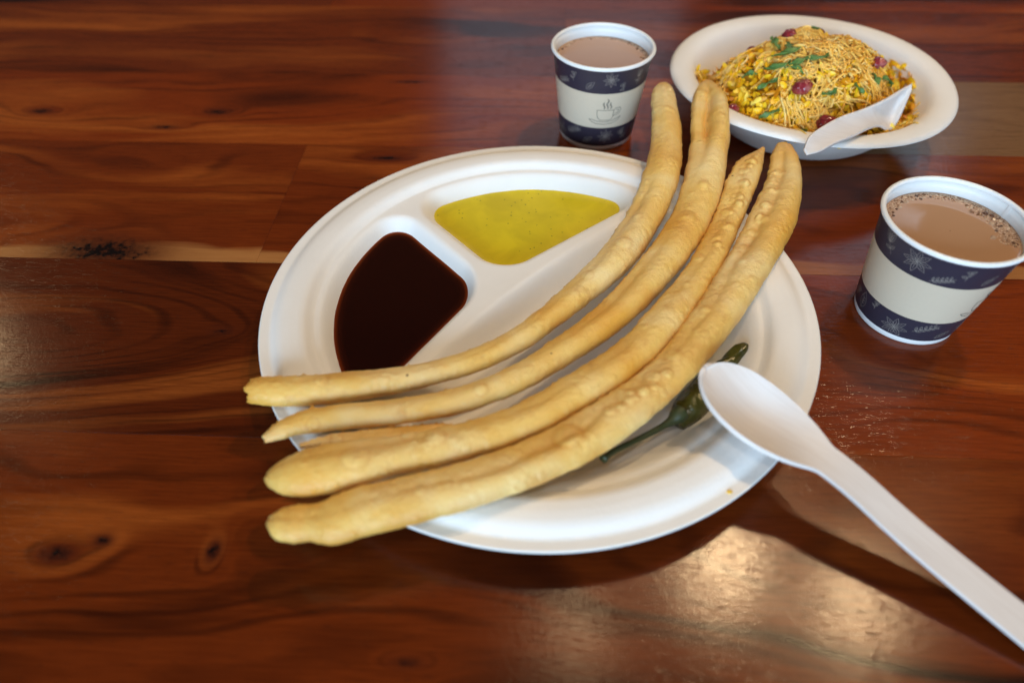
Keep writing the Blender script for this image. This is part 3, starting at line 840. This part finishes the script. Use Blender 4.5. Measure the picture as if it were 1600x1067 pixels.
EMB, SEAM = 74.0, 145.0
def tea_material(name, base, foam):
    m = NT(name)
    co = m.coords()
    sep = m.n('ShaderNodeSeparateXYZ'); m.l(co, sep.inputs[0])
    n = m.noise(co, 60, 3, 0.5)
    c = m.mix(n, tuple(v * 0.93 for v in base[:3]) + (1,), base)
    return m.out(color=c, rough=0.05, spec=0.5, normal=m.bump(m.noise(co, 40, 2), 0.02, 0.0004))
def foam_material():
    m = NT('tea_foam')
    at = m.n('ShaderNodeAttribute'); at.attribute_name = 'tone'
    c = m.ramp(at.outputs['Fac'], [(0.0, (0.070, 0.022, 0.008, 1)), (0.35, (0.24, 0.11, 0.045, 1)), (0.6, (0.46, 0.28, 0.16, 1)), (1.0, (0.66, 0.49, 0.34, 1))])
    return m.out(color=c, rough=0.09, spec=0.6)
M_tea = tea_material('milk_tea', (0.47, 0.275, 0.160, 1), None)
M_foam = foam_material()

def tea(loc, level, arcs, nb, seed, label):
    R = wall_r(level) - 0.00065
    prof = [(0.0002, 0.0060), (CRB - 0.0014, 0.0060)] + [(wall_r(z) - 0.00065, z) for z in np.linspace(0.0075, level - 0.0003, 6)] + [(R, level + 0.00035), (R - 0.0006, level + 0.00008), (R - 0.0016, level), (R * 0.5, level), (0.0002, level)]
    t = lathe('milk_tea', prof, M_tea, None, 96)
    t.location = loc
    bm = bmesh.new(); bm.from_mesh(t.data); bmesh.ops.recalc_face_normals(bm, faces=bm.faces); bm.to_mesh(t.data); bm.free()
    tag(t, label, 'tea', 'milk tea in the paper cups')
    rg = random.Random(seed)
    ico = bmesh.new(); bmesh.ops.create_icosphere(ico, subdivisions=2, radius=1.0)
    iv = [v.co.copy() for v in ico.verts]; iF = [tuple(v.index for v in f.verts) for f in ico.faces]; ico.free()
    V, F, T = [], [], []
    placed = []
    tries = 0
    while len(placed) < nb and tries < nb * 40:
        tries += 1
        a0, a1, depth, big = rg.choices(arcs, [x[4] for x in arcs])[0][:4]
        a = rad(rg.uniform(a0, a1))
        br = rg.uniform(0.00024, 0.00046) if rg.random() < 0.84 else rg.uniform(0.0005, big)
        tone = min(1, max(0, rg.gauss(0.72, 0.2))) if rg.random() < (0.85 if br < 0.00055 else 0.45) else rg.uniform(0.0, 0.35)
        rr = R - br * 0.9 - depth * abs(rg.gauss(0, 0.45))
        if rr < R * 0.45: continue
        x, y = rr * math.cos(a), rr * math.sin(a)
        if any((x - p[0]) ** 2 + (y - p[1]) ** 2 < (0.82 * (br + p[2])) ** 2 for p in placed): continue
        placed.append((x, y, br))
        k = len(V)
        for v in iv: V.append((x + v.x * br, y + v.y * br, level + v.z * br * 0.62)); T.append(tone)
        for f in iF: F.append(tuple(i + k for i in f))
    fo = mesh_obj('foam', V, F, M_foam, t)
    fo['kind'] = 'stuff'
    fo.data.attributes.new('tone', 'FLOAT', 'POINT').data.foreach_set('value', T)
    return t

CUP1 = (0.05587, 0.40377, 0.0); CUP2 = (0.19271, 0.23677, 0.0)
f1 = math.degrees(math.atan2(-CUP1[1], -CUP1[0])); f2 = math.degrees(math.atan2(-CUP2[1], -CUP2[0]))
paper_cup(CUP1, f1 + 11 - EMB, 'navy and beige paper cup with a steaming cup emblem behind the big plate')
paper_cup(CUP2, f2, 'nearer floral navy and beige paper cup, right of the big plate')
tea(CUP1, 0.0492, [(20, 160, 0.0022, 0.0008, 3), (160, 200, 0.0012, 0.0006, 1), (-10, 40, 0.003, 0.0008, 2)], 330, 4, 'milk tea in the farther cup, the one behind the big plate')
tea(CUP2, 0.0495, [(40, 170, 0.0032, 0.0009, 5), (-25, 45, 0.0055, 0.0013, 5), (165, 235, 0.0026, 0.0008, 3)], 1150, 8, 'frothy brown milk tea in the nearer cup on the right')

# ================================================================== bowl of poha
BC = Vector((0.1886, 0.4128, 0.0))
BR = 0.0861
prof = [(0.0005, 0.0022), (0.030, 0.0020), (0.042, 0.0020), (0.050, 0.0045), (0.058, 0.0125), (0.0655, 0.0235), (0.0690, 0.0290), (0.0705, 0.0312), (0.0725, 0.0332), (0.0755, 0.0345), (0.0800, 0.0350), (0.0840, 0.0345), (BR - 0.0006, 0.0335), (BR, 0.0327)]
pp = catmull([(r, 0, z) for r, z in prof], 90)
V, F = [], []
SEG = 192
for p in pp:
    for j in range(SEG):
        a = 2 * math.pi * j / SEG
        k = (p[0] / BR) ** 4
        warp = 0.0011 * math.sin(2 * a - 0.6) * k + 0.0006 * math.sin(3 * a + 1.0) * k
        rr = p[0] * (1 + 0.006 * k * math.sin(2 * a + 1.1))
        V.append((rr * math.cos(a), rr * math.sin(a), p[2] + warp))
F = [tuple(reversed(f)) for f in grid_faces(len(pp), SEG, True)] + [tuple(range(SEG))]
bowl = mesh_obj('fibre_bowl', V, F, M_bagasse)
bm = bmesh.new(); bm.from_mesh(bowl.data); bmesh.ops.recalc_face_normals(bm, faces=bm.faces)
if sum(f.normal.z * f.calc_area() for f in bm.faces) < 0: bmesh.ops.reverse_faces(bm, faces=bm.faces)
bm.to_mesh(bowl.data); bm.free()
bowl.location = BC
s_ = bowl.modifiers.new('thickness', 'SOLIDIFY'); s_.thickness = 0.0012; s_.offset = -1
tag(bowl, 'round white deep fibre bowl holding the yellow rice and crisp noodles', 'bowl')

HC = Vector((0.184, 0.404))
def bowl_in(r): return float(np.interp(r, [p[0] for p in prof], [p[1] for p in prof]))
def heap_z(x, y):
    dx, dy = (x - HC.x), (y - HC.y)
    ang = math.atan2(dy, dx)
    lim = 0.066 + 0.004 * math.sin(2 * ang + 0.5) + 0.003 * math.sin(5 * ang) - 0.006 * max(0, math.sin(ang - 0.4))
    d = math.hypot(dx, dy) / lim
    n = noise.noise(Vector((x * 60, y * 60, 3))) * 0.0045 + noise.noise(Vector((x * 150, y * 150, 7))) * 0.0018
    return 0.0125 + (0.055 - 0.0125) * max(0.0, 1 - d ** 2.1) ** 0.85 + n * min(1, max(0, 1.25 - d)) - max(0, d - 1) * 0.05, d
M_rice_base = simple('rice_mass', (0.50, 0.235, 0.010, 1), 0.5, 0.4, 0.4, 180, 0.5, 0.001)
def rice_material():
    m = NT('yellow_rice_flake')
    oi = m.n('ShaderNodeAttribute'); oi.attribute_name = 'tone'
    c = m.ramp(oi.outputs['Fac'], [(0.0, (0.62, 0.22, 0.006, 1)), (0.35, (0.86, 0.42, 0.008, 1)), (0.7, (0.95, 0.62, 0.016, 1)), (1.0, (0.98, 0.76, 0.12, 1))])
    return m.out(color=c, rough=0.38, spec=0.45, sss=0.0)
def sev_material():
    m = NT('crisp_sev')
    oi = m.n('ShaderNodeAttribute'); oi.attribute_name = 'tone'
    c = m.ramp(oi.outputs['Fac'], [(0.0, (0.66, 0.28, 0.022, 1)), (0.5, (0.90, 0.54, 0.095, 1)), (1.0, (0.96, 0.73, 0.27, 1))])
    return m.out(color=c, rough=0.5, spec=0.4)
M_rice, M_sev = rice_material(), sev_material()

def stuff_obj(name, V, F, tones, material, parent=None):
    o = mesh_obj(name, V, F, material, parent)
    at = o.data.attributes.new('tone', 'FLOAT', 'POINT')
    at.data.foreach_set('value', tones)
    o['kind'] = 'stuff'
    return o
# the rice: one mass and loose flakes on it
nx = 90
V, F, keep = [], [], []
for i in range(nx):
    for j in range(nx):
        x = HC.x + (i / (nx - 1) * 2 - 1) * 0.072; y = HC.y + (j / (nx - 1) * 2 - 1) * 0.072
        z, d = heap_z(x, y)
        rb = math.hypot(x - BC.x, y - BC.y)
        if rb > 0.0705:
            x = BC.x + (x - BC.x) * 0.0705 / rb; y = BC.y + (y - BC.y) * 0.0705 / rb; rb = 0.0705
        zb = bowl_in(rb)
        zz = z - 0.003 if (d < 1.0 and z - 0.003 > zb) else zb - 0.0004; keep.append(d < 1.04)
        V.append((x - BC.x, y - BC.y, zz))
F = [f for f in grid_faces(nx, nx) if all(keep[i] for i in f)]
rice = empty('flattened_rice', BC)
tag(rice, 'heap of yellow flattened rice in the white bowl', 'rice', kind='stuff')
base = mesh_obj('rice_mass', V, [tuple(reversed(f)) for f in F], M_rice_base, rice)
base['kind'] = 'stuff'
rg = random.Random(11)
def add_flake(V, F, T, c, nrm, L, W, tone):
    t = Vector((rg.gauss(0, 1), rg.gauss(0, 1), rg.gauss(0, 1)))
    t = (t - nrm * t.dot(nrm)).normalized(); b = nrm.cross(t)
    k = len(V)
    bend = rg.uniform(-0.35, 0.35)
    rows, cols = 5, 4
    for s in (1, -1):
        for i in range(rows):
            u = -1 + 2 * i / (rows - 1)
            for j in range(cols):
                v = -1 + 2 * j / (cols - 1)
                w = W * math.sqrt(max(0.05, 1 - 0.9 * u * u))
                V.append(c + t * (L * u) + b * (w * v) + nrm * (bend * L * (u * u + 0.4 * v * v) + s * W * 0.34 * max(0.15, 1 - 0.8 * u * u) * max(0.1, 1 - 0.8 * v * v)))
                T.append(tone)
    n1 = rows * cols
    for i in range(rows - 1):
        for j in range(cols - 1):
            F.append((k + i * cols + j, k + (i + 1) * cols + j, k + (i + 1) * cols + j + 1, k + i * cols + j + 1))
            F.append((k + n1 + i * cols + j, k + n1 + i * cols + j + 1, k + n1 + (i + 1) * cols + j + 1, k + n1 + (i + 1) * cols + j))
def heap_point(dmin, dmax):
    while True:
        x = HC.x + rg.uniform(-0.075, 0.075); y = HC.y + rg.uniform(-0.075, 0.075)
        z, d = heap_z(x, y)
        rb = math.hypot(x - BC.x, y - BC.y)
        if not (dmin <= d <= dmax) or rb > 0.0695: continue
        z = max(z, bowl_in(rb) + 0.001)
        e = 0.003
        gx = (heap_z(x + e, y)[0] - heap_z(x - e, y)[0]) / (2 * e); gy = (heap_z(x, y + e)[0] - heap_z(x, y - e)[0]) / (2 * e)
        return x, y, z, Vector((-gx, -gy, 1)).normalized(), d
V, F, T = [], [], []
for k in range(2700):
    x, y, z, nn, d = heap_point(0.35, 1.04)
    nn = (nn + 0.75 * Vector((rg.gauss(0, 1), rg.gauss(0, 1), rg.gauss(0, 1)))).normalized()
    clump = noise.noise(Vector((x * 75, y * 75, 21)))
    add_flake(V, F, T, Vector((x, y, z + rg.uniform(-0.002, 0.0022))) - BC, nn, rg.uniform(0.0019, 0.0035), rg.uniform(0.0012, 0.0021), min(1, max(0, 0.5 + clump * 0.8 + rg.gauss(0, 0.16))))
stuff_obj('rice_flakes', V, F, T, M_rice, rice)
# the crisp noodles on top
V, F, T = [], [], []
for k in range(2500):
    dd = 0.86 if rg.random() < 0.7 else 1.0
    x, y, z, nn, d = heap_point(0.0, dd)
    cover = noise.noise(Vector((x * 38, y * 38, 40)))
    if d > 0.45 and cover < -0.02 + (d - 0.65) * 0.6: continue
    L = rg.uniform(0.003, 0.022) * (0.7 if d > 0.8 else 1)
    a = rg.uniform(0, 2 * math.pi); curl = rg.gauss(0, 1) * 420 * rg.random(); dcurl = rg.gauss(0, 6000)
    px_, py_ = x, y
    lift = rg.uniform(-0.0005, 0.0035); tilt = rg.uniform(-0.12, 0.25)
    pts = []
    ns = 13
    for i in range(ns):
        zz, d2 = heap_z(px_, py_)
        rb = math.hypot(px_ - BC.x, py_ - BC.y)
        zz = max(zz, bowl_in(min(rb, 0.08)) + 0.0006)
        pts.append(Vector((px_, py_, zz + lift + tilt * (i / ns - 0.3) * L * 0.6)) - BC)
        st = L / (ns - 1)
        a += (curl + dcurl * (i / ns - 0.5) * L) * st
        px_ += math.cos(a) * st; py_ += math.sin(a) * st
    r0 = rg.uniform(0.00040, 0.00058)
    v, f = tube_geo(pts, r0, 5)
    kbase = len(V)
    V += v; F += [tuple(i + kbase for i in q) for q in f]
    T += [min(1, max(0, rg.gauss(0.55, 0.22)))] * len(v)
sev = stuff_obj('crisp_noodles', V, F, T, M_sev)
sev.location = BC
tag(sev, 'tangle of golden crisp noodle strands heaped over the yellow rice', 'noodles')

# pomegranate seeds
def pom_material():
    m = NT('pomegranate')
    co = m.coords()
    n = m.noise(co, 130, 3, 0.5)
    c = m.ramp(n, [(0.3, (0.13, 0.010, 0.018, 1)), (0.55, (0.28, 0.030, 0.040, 1)), (0.72, (0.50, 0.20, 0.17, 1))])
    r = m.out(color=c, rough=0.12, spec=0.55, sss=0.15, coat=0.3)
    m.b.inputs['Subsurface Radius'].default_value = (0.003, 0.001, 0.001)
    return r
M_pom = pom_material()
POMS = [((0.1726, 0.4213), 0.0056, 'dark pomegranate seed on the crest of the heap, behind the chopped coriander'),
        ((0.1670, 0.3690), 0.0058, 'large shiny pomegranate seed just below the chopped coriander on the heap'),
        ((0.1806, 0.3544), 0.0058, 'pomegranate seed on the near slope of the heap, closest to the small spoon'),
        ((0.1320, 0.3737), 0.0045, 'pomegranate seed at the left foot of the heap beside a dough stick tip'),
        ((0.1536, 0.4263), 0.0042, 'small pomegranate seed high on the back left of the heap'),
        ((0.2195, 0.3977), 0.0052, 'pomegranate seed on the right shoulder of the heap'),
        ((0.1940, 0.4290), 0.0040, 'half hidden pomegranate seed at the very back of the heap')]
for i, ((x, y), r, lab) in enumerate(POMS):
    z, d = heap_z(x, y)
    z = max(z, bowl_in(min(0.08, math.hypot(x - BC.x, y - BC.y)))) + r * 0.36 + 0.0010
    bm = bmesh.new(); bmesh.ops.create_icosphere(bm, subdivisions=4, radius=1.0)
    rot = Matrix.Rotation(rg.uniform(-0.5, 0.9), 3, 'Z') @ Matrix.Rotation(rg.uniform(-0.4, 0.4), 3, 'Y')
    for v in bm.verts:
        c = v.co
        facet = 1 - 0.30 * abs(noise.noise(c * 1.5 + Vector((i * 4, 0, 0)))) - 0.08 * noise.noise(c * 3.5 + Vector((0, i * 3, 0)))
        tp = 1 - 0.28 * max(0, c.x) ** 1.5
        v.co = rot @ Vector((c.x * 1.22, c.y * 0.86 * tp, c.z * 0.80 * tp)) * r * facet
    me = bpy.data.meshes.new('pomegranate_seed'); bm.to_mesh(me); bm.free()
    me.polygons.foreach_set('use_smooth', [True] * len(me.polygons)); me.materials.append(M_pom)
    o = link(bpy.data.objects.new('pomegranate_seed', me)); o.location = (x, y, z)
    tag(o, lab, 'pomegranate seed', 'pomegranate seeds on the rice')

# chopped coriander
M_cor = simple('coriander', (0.095, 0.20, 0.045, 1), 0.45, 0.4, 0.6, 180, 0.3, 0.0006)
def shred(x, y, L, W, ang, lift, lab, group=None, curl=0.3):
    z, d = heap_z(x, y)
    z = max(z, bowl_in(min(0.086, math.hypot(x - BC.x, y - BC.y))))
    V = []
    n, k = 14, 5
    W = W * 0.68
    for i in range(n):
        u = i / (n - 1)
        w = W * (0.35 + 0.65 * math.sin(math.pi * min(1, u * 1.05)) ** 0.6) * (1 + 0.35 * math.sin(u * 17 + x * 900))
        a = ang + curl * (u - 0.5) * 2
        cx_, cy_ = L * (u - 0.5) * math.cos(a), L * (u - 0.5) * math.sin(a)
        for j in range(k):
            v = -1 + 2 * j / (k - 1)
            V.append((cx_ - math.sin(a) * w * v, cy_ + math.cos(a) * w * v,
                      0.0009 * math.sin(u * 7 + v * 2 + y * 500) + 0.0016 * abs(v) * W / 0.003 + 0.0012 * math.sin(u * math.pi)))
    o = mesh_obj('coriander_leaf', V, grid_faces(n, k), M_cor)
    s = o.modifiers.new('thickness', 'SOLIDIFY'); s.thickness = 0.00035; s.offset = 0
    o.location = (x, y, z + lift)
    # lie on the slope
    e = 0.004
    nn = Vector((-(heap_z(x + e, y)[0] - heap_z(x - e, y)[0]) / (2 * e), -(heap_z(x, y + e)[0] - heap_z(x, y - e)[0]) / (2 * e), 1.6)).normalized()
    o.rotation_euler = nn.to_track_quat('Z', 'Y').to_euler()
    tag(o, lab, 'coriander', group)
    return o
GC = 'chopped coriander on the rice'
for (x, y, L, W, a, lab) in (
        (0.1665, 0.4010, 0.016, 0.0028, 0.3, 'coriander leaf at the back of the green cluster, below the crest seed'),
        (0.1629, 0.3930, 0.018, 0.0026, 1.9, 'upright coriander leaf in the middle of the green cluster'),
        (0.1557, 0.3830, 0.016, 0.0024, 1.2, 'slanting coriander leaf at the left side of the green cluster'),
        (0.1690, 0.3860, 0.020, 0.0024, 0.5, 'longest coriander leaf, just above the large shiny pomegranate seed'),
        (0.1505, 0.3760, 0.014, 0.0024, 1.3, 'coriander leaf running down from the green cluster at its lower left'),
        (0.1790, 0.3860, 0.016, 0.0020, 0.25, 'narrow coriander leaf pointing right from the green cluster'),
        (0.1600, 0.4100, 0.013, 0.0028, -0.2, 'coriander leaf lying on the crest, left of the crest seed'),
        (0.1640, 0.3800, 0.012, 0.0018, -0.5, 'short coriander shred at the lower end of the green cluster'),
        (0.1830, 0.3660, 0.010, 0.0020, 0.4, 'coriander fleck between the two nearest pomegranate seeds'),
        (0.2124, 0.3800, 0.009, 0.0022, 0.8, 'coriander fleck below the seed on the right shoulder of the heap'),
        (0.2230, 0.3850, 0.008, 0.0022, 1.5, 'coriander fleck farthest right on the heap, above the small spoon'),
        (0.1493, 0.3610, 0.012, 0.0018, 0.7, 'coriander shred low on the near left slope of the heap'),
        (0.1650, 0.3500, 0.008, 0.0018, 0.2, 'coriander fleck at the near edge of the heap by the bowl wall'),
        (0.1902, 0.4310, 0.012, 0.0022, 0.1, 'coriander leaf lying farthest back on the heap'),
        (0.1430, 0.3920, 0.009, 0.0020, 1.0, 'coriander fleck on the upper left slope of the heap'),
        (0.1990, 0.3690, 0.008, 0.0016, 2.0, 'coriander fleck just above the middle of the small spoon')):
    shred(x, y, L, W, a, 0.0030, lab, GC, rnd.uniform(-0.5, 0.5))
# the sprig that trails onto the side of the bowl
V, F = tube_geo(catmull([(0, 0, 0), (0.006, 0.0015, 0.0008), (0.0105, -0.001, 0.0012), (0.0125, -0.0075, 0.0015)], 20), 0.0005, 6)
sprig = mesh_obj('coriander_sprig', [Vector(v) for v in V], F, M_cor)
sprig.location = (0.2410, 0.4010, bowl_in(math.hypot(0.245 - BC.x, 0.401 - BC.y)) + 0.0035)
tag(sprig, 'thin green coriander sprig trailing onto the right side of the bowl', 'coriander', GC)

# ------------------------------------------------------------------ small spoon in the bowl
UPE = [(0.1559, 0.3191, 0.0385), (0.1595, 0.3258, 0.042), (0.1685, 0.3334, 0.0435), (0.1814, 0.3421, 0.0445), (0.1954, 0.3482, 0.0455), (0.21, 0.3557, 0.047), (0.2192, 0.3623, 0.048), (0.2283, 0.369, 0.049)]
LOE = [(0.1572, 0.3167, 0.0365), (0.1641, 0.3181, 0.0375), (0.1742, 0.3244, 0.0385), (0.1871, 0.3318, 0.0385), (0.1963, 0.3382, 0.0385), (0.2075, 0.3464, 0.0355), (0.2173, 0.3505, 0.031), (0.2281, 0.3655, 0.047)]
A, B = catmull(UPE, 60), catmull(LOE, 60)
V = []
for i in range(60):
    u = i / 59
    dep = 0.0045 * math.exp(-((u - 0.82) / 0.15) ** 2) + 0.0012
    for j in range(11):
        t = j / 10
        p = A[i] * (1 - t) + B[i] * t
        V.append(Vector(p) + Vector((0.1, 0.75, -0.55)).normalized() * dep * 4 * t * (1 - t) * min(1, u * 6, (1 - u) * 8))
small = mesh_obj('small_wooden_spoon', V, grid_faces(60, 11), M_birch)
small.data.transform(Matrix.Translation((-0.19, -0.34, -0.034))); small.location = (0.19, 0.34, 0.034)
s_ = small.modifiers.new('thickness', 'SOLIDIFY'); s_.thickness = 0.0014; s_.offset = 0
tag(small, 'small pale wooden spoon resting in the bowl with its end over the near edge', 'spoon')

# ------------------------------------------------------------------ two stray specks of food
def speck(loc, r, material, lab):
    bm = bmesh.new(); bmesh.ops.create_icosphere(bm, subdivisions=2, radius=1.0)
    for v in bm.verts:
        v.co = Vector((v.co.x * 1.4, v.co.y, v.co.z * 0.6)) * r * (1 + 0.35 * noise.noise(v.co * 2 + Vector(loc) * 50))
    me = bpy.data.meshes.new('food_speck'); bm.to_mesh(me); bm.free()
    me.polygons.foreach_set('use_smooth', [True] * len(me.polygons)); me.materials.append(material)
    o = link(bpy.data.objects.new('food_speck', me)); o.location = loc
    tag(o, lab, 'crumb', 'stray specks of food')
M_speck = simple('rice_speck', (0.80, 0.50, 0.02, 1), 0.45, 0.4)
speck((0.0795, 0.1278, 0.0168), 0.0008, M_speck, 'tiny yellow speck on the outer edge of the big plate near the spoon neck')
speck((0.2420, 0.3720, bowl_in(math.hypot(0.2420 - BC.x, 0.3720 - BC.y)) + 0.0006), 0.0010, M_speck, 'tiny yellow speck on the inner wall of the bowl right of the small spoon')
